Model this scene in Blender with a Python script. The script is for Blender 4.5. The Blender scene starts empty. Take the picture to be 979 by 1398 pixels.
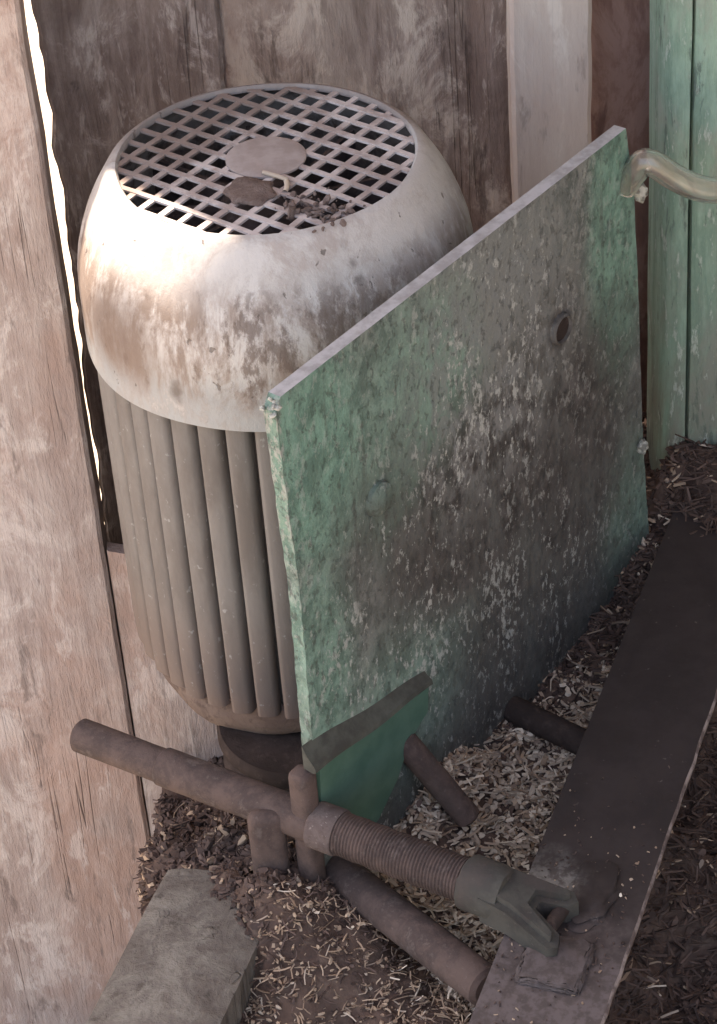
import bpy, bmesh, math, random
import numpy as np
from mathutils import Vector, Matrix
random.seed(7); rng = np.random.default_rng(11)
C = bpy.context.scene.collection
sc = bpy.context.scene
R = math.radians

# ------------------------------------------------------------------ camera
cam = bpy.data.cameras.new("camera"); cam_o = bpy.data.objects.new("camera", cam); C.objects.link(cam_o)
cam.sensor_fit = 'VERTICAL'; cam.sensor_height = 36; cam.lens = 90.13
cam.clip_start = 0.05; cam.clip_end = 500
cx = Vector((0.99694450, -0.04720100, -0.06223926))
cy = -Vector((-0.07811313, -0.60241835, -0.79434909))
cz = -Vector((0.0, 0.79678366, -0.60426468))
M = Matrix((cx, cy, cz)).transposed().to_4x4()
M.translation = Vector((0.04092702, -1.43347706, 1.41903547))
cam_o.matrix_world = M
sc.camera = cam_o

# ------------------------------------------------------------------ sky, sun, exposure
SUN = Vector((-0.25, 0.28, 0.92)).normalized()
w = bpy.data.worlds.new("World"); sc.world = w; w.use_nodes = True
nt = w.node_tree; nt.nodes.clear()
sky = nt.nodes.new('ShaderNodeTexSky'); sky.sky_type = 'NISHITA'; sky.sun_disc = False
sky.sun_elevation = math.asin(SUN.z); sky.sun_rotation = math.atan2(SUN.x, SUN.y)
sky.air_density = 1.0; sky.dust_density = 3.0
bg = nt.nodes.new('ShaderNodeBackground'); bg.inputs[1].default_value = 0.13
wo = nt.nodes.new('ShaderNodeOutputWorld')
nt.links.new(sky.outputs[0], bg.inputs[0]); nt.links.new(bg.outputs[0], wo.inputs[0])
sl = bpy.data.lights.new("sun", 'SUN'); sl.energy = 2.6; sl.angle = R(0.5); sl.color = (1, .96, .92)
so = bpy.data.objects.new("sun", sl); C.objects.link(so)
so.rotation_euler = SUN.to_track_quat('Z', 'Y').to_euler(); so.location = (0, 2, 4)
sc.view_settings.view_transform = 'Standard'; sc.view_settings.look = 'None'
sc.view_settings.gamma = 1; sc.view_settings.exposure = 2.5
sc.view_settings.use_white_balance = True; sc.view_settings.white_balance_temperature = 8200; sc.view_settings.white_balance_tint = 14

# ------------------------------------------------------------------ node helpers
class NT:
    def __init__(s, name):
        s.m = bpy.data.materials.new(name); s.m.use_nodes = True
        s.t = s.m.node_tree; s.t.nodes.clear()
        s.out = s.t.nodes.new('ShaderNodeOutputMaterial')
        s.b = s.t.nodes.new('ShaderNodeBsdfPrincipled')
        s.t.links.new(s.b.outputs[0], s.out.inputs[0])
        tc = s.t.nodes.new('ShaderNodeTexCoord'); s.co = tc.outputs['Object']
        sp = s.t.nodes.new('ShaderNodeSeparateXYZ'); s.t.links.new(s.co, sp.inputs[0])
        s.x, s.y, s.z = sp.outputs
        oi = s.t.nodes.new('ShaderNodeObjectInfo'); s.rand = oi.outputs['Random']
    def put(s, sock, v):
        if hasattr(v, 'is_output'): s.t.links.new(v, sock)
        else:
            if isinstance(v, tuple) and len(v) == 3 and sock.type == 'RGBA': v = (*v, 1)
            sock.default_value = v
    def math(s, op, a, b=0.0, c=0.0, clamp=False):
        n = s.t.nodes.new('ShaderNodeMath'); n.operation = op; n.use_clamp = clamp
        s.put(n.inputs[0], a); s.put(n.inputs[1], b); s.put(n.inputs[2], c); return n.outputs[0]
    def mul(s, a, b): return s.math('MULTIPLY', a, b)
    def add(s, a, b): return s.math('ADD', a, b)
    def sub(s, a, b): return s.math('SUBTRACT', a, b)
    def mx(s, a, b): return s.math('MAXIMUM', a, b)
    def step(s, v, lo, hi, a=0.0, b=1.0):
        n = s.t.nodes.new('ShaderNodeMapRange'); n.interpolation_type = 'SMOOTHSTEP'
        s.put(n.inputs[0], v); n.inputs[1].default_value = lo; n.inputs[2].default_value = hi
        n.inputs[3].default_value = a; n.inputs[4].default_value = b; return n.outputs[0]
    def vec(s, stretch=(1, 1, 1), off=(0, 0, 0), rnd=False, src=None):
        n = s.t.nodes.new('ShaderNodeMapping'); s.t.links.new(src or s.co, n.inputs[0])
        n.inputs['Scale'].default_value = stretch; n.inputs['Location'].default_value = off
        if rnd:
            a = s.t.nodes.new('ShaderNodeVectorMath'); a.operation = 'ADD'
            cmb = s.t.nodes.new('ShaderNodeCombineXYZ')
            k = s.mul(s.rand, 37.0)
            for i in range(3): s.t.links.new(k, cmb.inputs[i])
            s.t.links.new(n.outputs[0], a.inputs[0]); s.t.links.new(cmb.outputs[0], a.inputs[1]); return a.outputs[0]
        return n.outputs[0]
    def noise(s, scale, detail=6, rough=.6, stretch=(1, 1, 1), off=(0, 0, 0), dist=0.0, rnd=False):
        n = s.t.nodes.new('ShaderNodeTexNoise')
        n.inputs['Scale'].default_value = scale; n.inputs['Detail'].default_value = detail
        n.inputs['Roughness'].default_value = rough; n.inputs['Distortion'].default_value = dist
        s.t.links.new(s.vec(stretch, off, rnd), n.inputs['Vector']); return n.outputs[0]
    def voro(s, scale, stretch=(1, 1, 1), off=(0, 0, 0), feature='F1'):
        n = s.t.nodes.new('ShaderNodeTexVoronoi'); n.feature = feature; n.inputs['Scale'].default_value = scale
        s.t.links.new(s.vec(stretch, off), n.inputs['Vector']); return n.outputs['Distance']
    def dist(s, p, stretch=(1, 1, 1)):
        n = s.t.nodes.new('ShaderNodeVectorMath'); n.operation = 'LENGTH'
        s.t.links.new(s.vec(stretch, tuple(-a * b for a, b in zip(p, stretch))), n.inputs[0]); return n.outputs['Value']
    def blob(s, p, r, soft, wob, stretch=(1, 1, 1)):
        """1 inside radius r about p, edge broken by the noise socket wob"""
        d = s.add(s.dist(p, stretch), s.mul(s.sub(wob, .5), soft * 2.2))
        return s.step(d, r - soft, r + soft, 1.0, 0.0)
    def mix(s, f, a, b, mode='MIX'):
        n = s.t.nodes.new('ShaderNodeMix'); n.data_type = 'RGBA'; n.blend_type = mode
        s.put(n.inputs['Factor'], f); s.put(n.inputs[6], a); s.put(n.inputs[7], b); return n.outputs[2]
    def done(s, col, rough=.8, bump=None, strength=.5, bd=.002, metal=0.0, spec=.3):
        s.put(s.b.inputs['Base Color'], col); s.put(s.b.inputs['Roughness'], rough)
        s.put(s.b.inputs['Metallic'], metal); s.b.inputs['Specular IOR Level'].default_value = spec
        if bump is not None:
            n = s.t.nodes.new('ShaderNodeBump'); n.inputs['Strength'].default_value = strength
            n.inputs['Distance'].default_value = bd
            s.put(n.inputs['Height'], bump); s.t.links.new(n.outputs[0], s.b.inputs['Normal'])
        return s.m

# ------------------------------------------------------------------ materials
def wood(name, base, dark, pale, warm=None, blot=.5, scale=1.0, rough_b=.7):
    n = NT(name)
    grain = n.noise(70 * scale, 8, .7, (1, 1, .09), rnd=True, dist=.8)
    fine = n.noise(260 * scale, 4, .75, (1, 1, .22), rnd=True)
    big = n.noise(6.5 * scale, 6, .66, (1, 1, .55), rnd=True, dist=1.0)
    mid = n.noise(24 * scale, 8, .74, (1, 1, .55), (3, 1, 2), rnd=True, dist=.5)
    dash = n.noise(62 * scale, 5, .68, (1, 1, .26), (9, 2, 1), rnd=True, dist=.4)
    c = n.mix(n.step(n.add(n.mul(grain, .5), n.mul(mid, .5)), .38, .62), dark, base)
    c = n.mix(n.mul(n.step(big, .5, .66), blot), c, dark)
    c = n.mix(n.mul(n.step(big, .50, .32), blot * .9), c, pale)
    c = n.mix(n.mul(n.step(mid, .51, .62), .75), c, pale)
    if warm: c = n.mix(n.mul(n.step(n.noise(5.5, 6, .65, (1, 1, .55), (5, 5, 5), rnd=True), .46, .64), .7), c, warm)
    c = n.mix(n.mul(n.step(dash, .57, .68), .7), c, tuple(d * .6 for d in dark))
    c = n.mix(n.mul(n.step(dash, .42, .33), .45), c, tuple(min(1, p * 1.15) for p in pale))
    lines = n.noise(34 * scale, 3, .5, (1, 1, .022), (2, 8, 4), rnd=True, dist=.35)
    crack = n.mul(n.step(n.math('ABSOLUTE', n.sub(lines, .5)), .0, .007, 1.0, 0.0), n.step(big, .50, .62))
    c = n.mix(n.mul(crack, .6), c, tuple(d * .4 for d in dark))
    h = n.sub(n.add(n.add(n.mul(grain, .6), n.mul(fine, .3)), n.add(n.mul(mid, .6), n.mul(dash, -.5))), n.mul(crack, .7))
    return n.done(c, .9, h, rough_b, .005, spec=.12)

m_post = wood("grey_pink_wood", (.43, .365, .335), (.295, .23, .208), (.53, .475, .45), warm=(.37, .25, .205), blot=.35)
m_plank = wood("dark_weathered_wood", (.33, .265, .235), (.165, .12, .105), (.50, .435, .395), blot=.6)
m_plank2 = wood("brown_plank_wood", (.37, .28, .235), (.165, .115, .095), (.58, .48, .40), warm=(.27, .175, .14), blot=.65)
m_pale = wood("pale_planed_wood", (.58, .49, .43), (.50, .40, .35), (.66, .59, .53), warm=(.46, .30, .25), blot=.2, scale=.6, rough_b=.3)
m_red = wood("red_brown_wood", (.27, .16, .13), (.18, .10, .088), (.34, .22, .19), blot=.35, scale=.6, rough_b=.3)
m_leftrail = wood("grey_olive_wood", (.17, .15, .13), (.11, .092, .08), (.21, .19, .165), blot=.25)

# painted cowl
n = NT("cowl_paint")
st = n.noise(20, 9, .74, (1, 1, .6), dist=.6); st2 = n.noise(85, 6, .72, (1, 1, .5), (2, 2, 2)); big = n.noise(8, 5, .6, (1, 1, .8), (4, 4, 4))
fin_ = n.noise(240, 3, .7); drip = n.noise(52, 6, .7, (1, 1, .16), (3, 9, 1), dist=.3)
z = n.add(n.z, n.mul(n.sub(st, .5), .045))
base = n.mix(n.step(z, .513, .553), (.29, .30, .30), (.455, .43, .41))
base = n.mix(n.mul(n.step(n.add(n.mul(st, .6), n.mul(st2, .4)), .44, .60), .5), base, (.335, .295, .27))
base = n.mix(n.mul(n.step(st2, .57, .68), .5), base, (.53, .505, .48))
band = n.mul(n.step(z, .506, .532), n.step(z, .574, .606, 1.0, 0.0))
leftish = n.step(n.add(n.x, n.mul(n.sub(big, .5), .12)), -.08, .10, 1.0, 0.75)
grime = n.mul(n.mul(band, leftish), n.step(n.add(n.mul(st, .55), n.mul(drip, .45)), .42, .54))
c = n.mix(n.mul(grime, .9), base, (.185, .135, .108))
dk = n.mul(n.mul(band, leftish), n.step(n.add(n.mul(st2, .55), n.mul(big, .45)), .495, .575))
c = n.mix(n.mul(dk, .85), c, (.105, .073, .06))
solid = n.blob((-.105, -.075, .547), .034, .022, st, (1, 1, 1.35)); c = n.mix(n.mul(solid, n.step(st2, .30, .52, .55, .9)), c, (.155, .112, .092))
tops = n.mul(n.step(z, .585, .612), n.step(st, .46, .60)); c = n.mix(n.mul(tops, .5), c, (.30, .25, .225))
rimd = n.mul(n.step(n.z, .606, .617), n.step(n.add(n.y, n.mul(n.sub(st, .5), .08)), -.01, .04)); c = n.mix(n.mul(rimd, .8), c, (.20, .16, .145))
lows = n.mul(n.step(n.z, .50, .53, 1.0, 0.0), n.step(st2, .5, .62)); c = n.mix(n.mul(lows, .35), c, (.20, .18, .17))
pits = n.step(n.noise(110, 4, .6, (1, 1, .7), (8, 3, 5), dist=.5), .665, .70); c = n.mix(n.mul(pits, .75), c, (.10, .08, .07))
wob = n.noise(150, 4, .65)
for p, r in (((-.066, -.112, .522), .0042), ((.014, -.129, .532), .0032), ((.008, -.129, .517), .0022)):
    c = n.mix(n.mul(n.blob(p, r, .003, wob, (1, 1, .6)), .8), c, (.11, .09, .08))
for p, r in (((.044, -.094, .607), .003), ((.049, -.101, .598), .0022), ((.053, -.106, .589), .0026)):
    c = n.mix(n.mul(n.blob(p, r, .003, wob), .8), c, (.10, .08, .07))
hh = n.add(n.add(n.mul(st2, .6), n.mul(fin_, .35)), n.sub(n.mul(st, .5), n.mul(pits, .4)))
m_cowl = n.done(c, n.step(st, .4, .6, .55, .8), hh, .5, .0025, spec=.35)

n = NT("grille_metal")
st = n.noise(40, 6, .65); big = n.noise(11, 3, .5, (1, 1, 1), (2, 5, 1))
c = n.mix(n.step(st, .38, .62), (.52, .46, .44), (.33, .265, .245))
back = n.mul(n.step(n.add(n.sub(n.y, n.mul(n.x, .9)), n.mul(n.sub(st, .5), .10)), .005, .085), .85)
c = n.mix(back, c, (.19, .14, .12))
c = n.mix(n.mul(n.step(big, .52, .7), .5), c, (.24, .18, .16))
m_grille = n.done(c, .75, st, .35, .001)

n = NT("disc_dusty_steel")
st = n.noise(60, 6, .65)
m_disc = n.done(n.mix(n.step(st, .35, .65), (.37, .31, .29), (.29, .235, .215)), .85, st, .4, .001)

n = NT("fin_grey_paint")
st = n.noise(30, 6, .65, (1, 1, .35), rnd=True); fi = n.noise(180, 4, .65, (1, 1, .7), rnd=True)
c = n.mix(n.step(st, .36, .66), (.23, .24, .232), (.12, .122, .115))
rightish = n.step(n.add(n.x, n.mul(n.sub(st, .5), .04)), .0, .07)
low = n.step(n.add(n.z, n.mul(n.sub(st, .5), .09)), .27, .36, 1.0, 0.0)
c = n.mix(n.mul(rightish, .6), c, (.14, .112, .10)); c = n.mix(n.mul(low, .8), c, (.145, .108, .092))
c = n.mix(n.mul(n.step(fi, .63, .72), .5), c, (.34, .345, .335))
c = n.mix(n.mul(n.step(fi, .24, .36, 1.0, 0.0), .6), c, (.13, .11, .10))
m_fin = n.done(c, .75, n.add(n.mul(fi, .6), n.mul(st, .5)), .4, .002)

n = NT("groove_dark")
m_groove = n.done(n.mix(n.step(n.noise(60, 4), .4, .6), (.05, .042, .038), (.03, .025, .022)), .95)  # near-black colour for the body between the fins

def dirtmat(name, a, b, d, scale=26, bump=.6, pale=None, bd=.004):
    n = NT(name)
    s1 = n.noise(scale, 8, .68, dist=.4); s2 = n.noise(scale * 5, 5, .65)
    c = n.mix(n.step(s1, .36, .64), a, b)
    c = n.mix(n.mul(n.step(s2, .52, .68), .6), c, d)
    if pale: c = n.mix(n.mul(n.step(n.noise(scale * 6, 3, .6, off=(4, 1, 2)), .63, .70), .6), c, pale)
    return n.done(c, .95, n.add(n.mul(s1, .8), n.mul(s2, .4)), bump, bd, spec=.1)
m_flange = dirtmat("dust_caked_iron", (.175, .135, .118), (.12, .09, .08), (.07, .052, .046))
m_darkiron = dirtmat("dark_rusty_iron", (.05, .037, .034), (.032, .024, .022), (.075, .055, .048))
n = NT("brown_rusted_rod")
s1 = n.noise(15, 7, .7, dist=.6); s2 = n.noise(70, 7, .72); s3 = n.noise(230, 4, .7)
c = n.mix(n.step(n.add(n.mul(s1, .6), n.mul(s2, .4)), .42, .58), (.095, .066, .058), (.052, .037, .034))
c = n.mix(n.mul(n.step(n.add(n.mul(s2, .6), n.mul(s1, .4)), .53, .62), .6), c, (.135, .105, .095))
c = n.mix(n.mul(n.step(s3, .60, .70), .35), c, (.16, .125, .11))
m_rodrust = n.done(c, .88, n.add(n.mul(s2, .7), n.mul(s3, .4)), .65, .003, spec=.2)
m_soil = dirtmat("chaff_soil", (.11, .073, .058), (.065, .042, .035), (.15, .105, .083), 22, .9)
m_dirtclump = dirtmat("brown_dirt_clump", (.19, .14, .122), (.14, .10, .088), (.24, .185, .165), 70, .9)
m_ground = dirtmat("sandy_yard_ground", (.40, .34, .27), (.33, .27, .21), (.30, .25, .19), 1.5, .5)
m_pulley = dirtmat("grimy_pulley", (.07, .052, .045), (.045, .034, .03), (.10, .075, .065))
m_fan = dirtmat("dusty_fan", (.13, .10, .095), (.08, .062, .058), (.16, .13, .12))
m_collar = dirtmat("dusty_collar", (.14, .11, .10), (.10, .075, .07), (.07, .05, .045), 50, .5, (.26, .22, .20))

# steel rail: dark paint, dust gathers at its near end
n = NT("dark_painted_rail")
s1 = n.noise(30, 7, .66); s2 = n.noise(130, 5, .65)
c = n.mix(n.step(s1, .35, .65), (.038, .028, .026), (.027, .0195, .018))
near = n.step(n.add(n.x, n.mul(n.sub(s1, .5), .14)), .045, .145, 1.0, 0.0)
c = n.mix(n.mul(near, .85), c, n.mix(n.step(s2, .4, .6), (.125, .10, .097), (.08, .062, .058)))
c = n.mix(n.mul(n.blob((.135, -.012, .02), .034, .014, s1), .8), c, n.mix(n.step(s2, .42, .58), (.11, .095, .088), (.30, .29, .27)))
c = n.mix(n.mul(n.step(s2, .66, .72), .4), c, (.17, .14, .13))
m_rail = n.done(c, .8, n.add(n.mul(s1, .5), n.mul(s2, .4)), .35, .002, spec=.3)
n = NT("worn_lit_rail_edge")
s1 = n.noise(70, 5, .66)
m_railedge = n.done(n.mix(n.step(s1, .40, .60), (.26, .215, .20), (.10, .075, .07)), .7, s1, .4, .002)  # worn edge; light caught by its thin right side is mixed into the colour

# green plate: local x along the plate, z up from the root, chips and grime
n = NT("chipped_green_paint")
a1 = n.noise(14, 7, .68, off=(1, 2, 3), dist=.6); a2 = n.noise(55, 7, .72, (1, 1, .7), dist=.3); a3 = n.noise(185, 6, .76, (1, 1, .55), dist=.2)
a4 = n.noise(30, 7, .70, (1, 1, .45), (7, 2, 9), dist=.4); a5 = n.noise(300, 3, .7, (1, 1, .7))
green = n.mix(n.step(a2, .38, .62), (.16, .295, .235), (.09, .165, .132))
grey = n.mix(n.step(a2, .40, .60), (.185, .195, .185), (.085, .10, .092))
brown = n.mix(n.step(a2, .40, .62), (.034, .029, .028), (.085, .076, .072))
def B(p, r, sft, st_=(1, 1, 1)): return n.blob(p, r, sft, a1, st_)
g = B((.028, 0, .335), .058, .030, (1, 1, .68))
g = n.mx(g, B((.357, 0, .31), .034, .014, (1, 1, .28)))
g = n.mx(g, n.mul(B((.020, 0, .17), .030, .02, (1, 1, .22)), .8))
g = n.mx(g, n.mul(B((.12, 0, .31), .07, .035, (1, 1, .8)), .7))
g = n.mx(g, n.mul(B((.10, 0, .09), .07, .04), .55))
g = n.mx(g, n.mul(B((.38, 0, .07), .04, .02, (1, 1, .5)), .7))
g = n.mul(g, n.step(a4, .28, .52, .65, 1.0))
b = B((.19, 0, .20), .115, .05, (1, 1, 1.4))
b = n.mx(b, B((.30, 0, .17), .085, .05, (1, 1, .75)))
b = n.mx(b, n.mul(B((.10, 0, .24), .05, .04), .7))
b = n.mx(b, n.mul(B((.27, 0, .27), .05, .04), .75))
b = n.mx(b, n.mul(B((.25, 0, .06), .11, .06, (1, 1, 1)), .9)); b = n.mx(b, n.mul(B((.36, 0, .15), .05, .03, (1, 1, .6)), .6))
lowd = n.step(n.add(n.z, n.mul(n.sub(a1, .5), .16)), -.01, .10, 1.0, 0.0)
b = n.mx(b, n.mul(lowd, .85))
b = n.mul(b, n.step(a4, .28, .56, .6, 1.0))
c = n.mix(g, grey, green); c = n.mix(n.mul(b, .96), c, brown)
frost = n.mul(B((.21, 0, .31), .085, .05, (1, 1, .8)), n.step(a2, .42, .56)); c = n.mix(n.mul(frost, .55), c, (.25, .26, .258))
pk = n.add(n.mul(a3, .72), n.mul(a4, .38))
chips = n.step(pk, .585, .63)
chipzone = n.mx(B((.20, 0, .29), .09, .05, (1, 1, .7)), n.mx(n.mul(B((.09, 0, .11), .10, .06, (1.1, 1, .55)), .9), n.mx(n.mul(B((.24, 0, .08), .10, .06), .75), .35)))
c = n.mix(n.mul(n.mul(chips, chipzone), .9), c, (.37, .385, .365))
dkc = n.step(n.noise(165, 6, .74, (1, 1, .6), (5, 5, 5), dist=.2), .55, .61); c = n.mix(n.mul(dkc, .5), c, (.055, .057, .053))
runs = n.step(n.noise(75, 5, .65, (1, 1, .07), (3, 5, 8), dist=.2), .58, .68); c = n.mix(n.mul(runs, .35), c, (.06, .055, .05))
edge = n.mul(n.mul(n.step(n.x, .002, .006, 1.0, 0.0), n.step(a3, .48, .54)), n.step(n.z, .16, .28)); c = n.mix(n.mul(edge, .7), c, (.36, .37, .34))
edged = n.mul(n.step(n.x, .001, .006, 1.0, 0.0), n.mul(n.step(n.z, .24, .36, 1.0, .35), n.step(a2, .36, .5, 1.0, .55))); c = n.mix(n.mul(edged, .85), c, (.09, .072, .065))
hole = n.blob((.288, 0, .282), .0135, .004, a3, (1, 1, .85)); c = n.mix(n.mul(hole, .6), c, (.06, .05, .048))
hh = n.add(n.add(n.mul(a3, .7), n.mul(a5, .25)), n.sub(n.mul(a2, .7), n.mul(dkc, .35)))
m_green = n.done(c, n.step(a2, .4, .6, .6, .85), hh, .65, .003, spec=.3)

n = NT("clean_green_paint")
a1 = n.noise(40, 5, .6)
m_cleangreen = n.done(n.mix(n.step(a1, .35, .65), (.05, .108, .08), (.07, .135, .103)), .6, a1, .3, .002)
n = NT("skylit_steel_edge")
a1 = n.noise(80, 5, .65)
m_steeledge = n.done(n.mix(n.step(a1, .36, .64), (.44, .425, .43), (.30, .285, .28)), .6, a1, .3, .001)  # pale worn steel, with the sky light on the top edge in its colour
n = NT("dusty_green_grey")
a1 = n.noise(50, 6, .65)
m_rib = n.done(n.mix(n.step(a1, .36, .64), (.075, .078, .066), (.045, .044, .038)), .85, a1, .5, .002)
n = NT("pale_paint_flake")
a1 = n.noise(160, 4, .65)
m_flake = n.done(n.mix(n.step(a1, .42, .6), (.40, .40, .36), (.14, .14, .125)), .8, a1, .5, .002)
n = NT("olive_cast_iron")
a1 = n.noise(40, 6, .65); a2 = n.noise(160, 5, .65)
c = n.mix(n.step(a1, .36, .64), (.062, .058, .05), (.036, .033, .03))
c = n.mix(n.mul(n.step(a2, .6, .7), .4), c, (.15, .14, .125)); c = n.mix(n.mul(n.step(a1, .52, .66), .6), c, (.06, .047, .042))
m_clevis = n.done(c, .85, n.add(n.mul(a1, .5), n.mul(a2, .5)), .5, .002)

# green post
n = NT("weathered_green_post")
g1 = n.noise(60, 8, .72, (1, 1, .07), dist=.5); g2 = n.noise(17, 8, .72, (1, 1, .35), (2, 4, 1), dist=.5); g3 = n.noise(130, 6, .72, (1, 1, .3))
c = n.mix(n.step(n.add(n.mul(g1, .6), n.mul(g3, .4)), .40, .60), (.225, .335, .265), (.13, .215, .165))
c = n.mix(n.mul(n.step(g2, .48, .62), .65), c, (.235, .255, .22))
c = n.mix(n.mul(n.step(g2, .44, .34), .5), c, (.155, .285, .22))
c = n.mix(n.mul(n.step(n.z, .28, .46, 1.0, 0.0), n.mul(n.step(g2, .34, .55), .75)), c, (.15, .145, .12))
c = n.mix(n.mul(n.step(g3, .56, .64), .65), c, (.40, .45, .40))
c = n.mix(n.mul(n.step(n.noise(90, 6, .7, (1, 1, .2), (6, 1, 8), dist=.3), .57, .64), .7), c, (.07, .095, .08))
m_gpost = n.done(c, .7, n.add(n.mul(g1, .7), n.mul(g3, .5)), .8, .004)

n = NT("clear_grimy_hose")
a1 = n.noise(60, 4, .6, (1, 1, 1))
c = n.mix(n.step(a1, .35, .68), (.96, .95, .91), (.84, .80, .72))
m_hose = n.done(c, .12, a1, .12, .001, spec=.7)
n.b.inputs['Transmission Weight'].default_value = .93
n.b.inputs['IOR'].default_value = 1.45
n = NT("shade_roof_grey"); m_roof = n.done((.30, .27, .25), .7)  # for the added light-blocking roof and wall

def strawmat(name, a, b, rough=.75):
    n = NT(name)
    geo = n.t.nodes.new('ShaderNodeNewGeometry')
    c = n.mix(geo.outputs['Random Per Island'], a, b)
    return n.done(c, rough, spec=.25)
m_chip = strawmat("pale_wood_chips", (.68, .57, .46), (.22, .16, .125))
m_strawp = strawmat("dry_straw", (.42, .31, .225), (.21, .14, .10))
m_strawd = strawmat("dark_brown_straw", (.12, .078, .064), (.045, .029, .025))  # darkest brown of the straw colours

# ------------------------------------------------------------------ mesh helpers
def finish(name, bm, mats, parent=None, smooth=35):
    me = bpy.data.meshes.new(name); bmesh.ops.recalc_face_normals(bm, faces=bm.faces[:]); bm.to_mesh(me); bm.free()
    for m in (mats if isinstance(mats, (list, tuple)) else [mats]): me.materials.append(m)
    if smooth:
        for p in me.polygons: p.use_smooth = True
        me.set_sharp_from_angle(angle=R(smooth))
    o = bpy.data.objects.new(name, me); C.objects.link(o)
    if parent is not None:
        o.parent = parent
        if parent.get('world_parts'): o.location = -parent.location
    return o
def root(name, loc, label, cat, rz=0, group=None, world_parts=False):
    o = bpy.data.objects.new(name, None); C.objects.link(o); o.location = loc; o.rotation_euler = (0, 0, rz)
    o.empty_display_size = .05
    o['label'] = label; o['category'] = cat
    if group: o['group'] = group
    if world_parts: o['world_parts'] = True
    return o
def tag(o, label, cat, group=None):
    o['label'] = label; o['category'] = cat
    if group: o['group'] = group
    return o
def box(bm, lo, hi, bev=0.0, seg=2, mtx=None, mat=0):
    r = bmesh.ops.create_cube(bm, size=1)
    vs = r['verts']; lo = Vector(lo); hi = Vector(hi); c = (lo + hi) / 2; s = hi - lo
    for v in vs: v.co = Vector((v.co.x * s.x, v.co.y * s.y, v.co.z * s.z)) + c
    fs = list({f for v in vs for f in v.link_faces})
    for f in fs: f.material_index = mat
    if bev:
        es = list({e for v in vs for e in v.link_edges})
        q = bmesh.ops.bevel(bm, geom=es, offset=bev, segments=seg, affect='EDGES', profile=.5)
        vs = list({v for f in q['faces'] for v in f.verts} | {v for v in vs if v.is_valid})
    if mtx is not None:
        bmesh.ops.transform(bm, matrix=mtx, verts=[v for v in vs if v.is_valid])
    return vs
def lathe(bm, prof, seg=64, closed=False, frame=None, mat=0):
    """prof: list of (r, z); spun about z, or about the axis of frame"""
    rings = []
    for r, zz in prof:
        if r < 1e-6: rings.append([bm.verts.new((0, 0, zz))])
        else: rings.append([bm.verts.new((r * math.cos(2 * math.pi * i / seg), r * math.sin(2 * math.pi * i / seg), zz)) for i in range(seg)])
    pairs = list(zip(rings[:-1], rings[1:])) + ([(rings[-1], rings[0])] if closed else [])
    for a, b in pairs:
        for i in range(seg):
            j = (i + 1) % seg
            if len(a) == 1 and len(b) == 1: continue
            if len(a) == 1: f = bm.faces.new((a[0], b[i], b[j]))
            elif len(b) == 1: f = bm.faces.new((a[i], a[j], b[0]))
            else: f = bm.faces.new((a[i], a[j], b[j], b[i]))
            f.material_index = mat
    vs = [v for r in rings for v in r]
    if frame is not None: bmesh.ops.transform(bm, matrix=frame, verts=vs)
    return vs
def axis_frame(p, q):
    d = (Vector(q) - Vector(p)).normalized()
    return Matrix.Translation(Vector(p)) @ d.to_track_quat('Z', 'Y').to_matrix().to_4x4()
def rod(bm, p, q, r, seg=24, bev=.003, wob=0.0, rings=1):
    L = (Vector(q) - Vector(p)).length
    prof = [(0, 0), (r - bev, 0), (r, bev)] + [(r * (1 + random.uniform(-wob, wob)), bev + (L - 2 * bev) * i / rings) for i in range(1, rings)] + [(r, L - bev), (r - bev, L), (0, L)]
    lathe(bm, prof, seg, frame=axis_frame(p, q))
def prism(bm, pts, y0, y1, mat=0, side=None, bev=0.0):
    """pts in (x, z), extruded along y"""
    a = [bm.verts.new((x, y0, zz)) for x, zz in pts]; b = [bm.verts.new((x, y1, zz)) for x, zz in pts]
    f0 = bm.faces.new(a); f1 = bm.faces.new(b[::-1]); f0.material_index = f1.material_index = mat
    for i in range(len(pts)):
        j = (i + 1) % len(pts)
        f = bm.faces.new((a[i], b[i], b[j], a[j])); f.material_index = mat if side is None else side(i, pts[i], pts[j])
    return a + b
def wavy_board(x0, x1, y0, y1, z0, z1, left=0.0, right=0.0, step=.02, bev=.003, top=None, lf=None):
    """an upright board with slightly irregular long edges"""
    bm = bmesh.new(); nz = max(2, int((z1 - z0) / step)); rows = []
    wl = wr = 0
    for k in range(nz + 1):
        zz = z0 + (z1 - z0) * k / nz
        wl = wl * .6 + random.uniform(-left, left); wr = wr * .6 + random.uniform(-right, right)
        xl, xr = x0 + wl + (lf(zz) if lf else 0), x1 + wr
        sec = [(xl, y0 + bev), (xl + bev, y0), (xr - bev, y0), (xr, y0 + bev), (xr, y1), (xl, y1)]
        rows.append([bm.verts.new((x, y, zz if top is None else z0 + (top(x) - z0) * k / nz)) for x, y in sec])
    for a, b in zip(rows[:-1], rows[1:]):
        for i in range(6): bm.faces.new((a[i], a[(i + 1) % 6], b[(i + 1) % 6], b[i]))
    bm.faces.new(rows[0][::-1]); bm.faces.new(rows[-1])
    return bm

# ------------------------------------------------------------------ the setting
FL = -.32
bm = bmesh.new()
bmesh.ops.create_grid(bm, x_segments=2, y_segments=2, size=150)
for v in bm.verts: v.co.z = FL
g = finish('ground', bm, m_ground, smooth=0); g['kind'] = 'structure'

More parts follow.
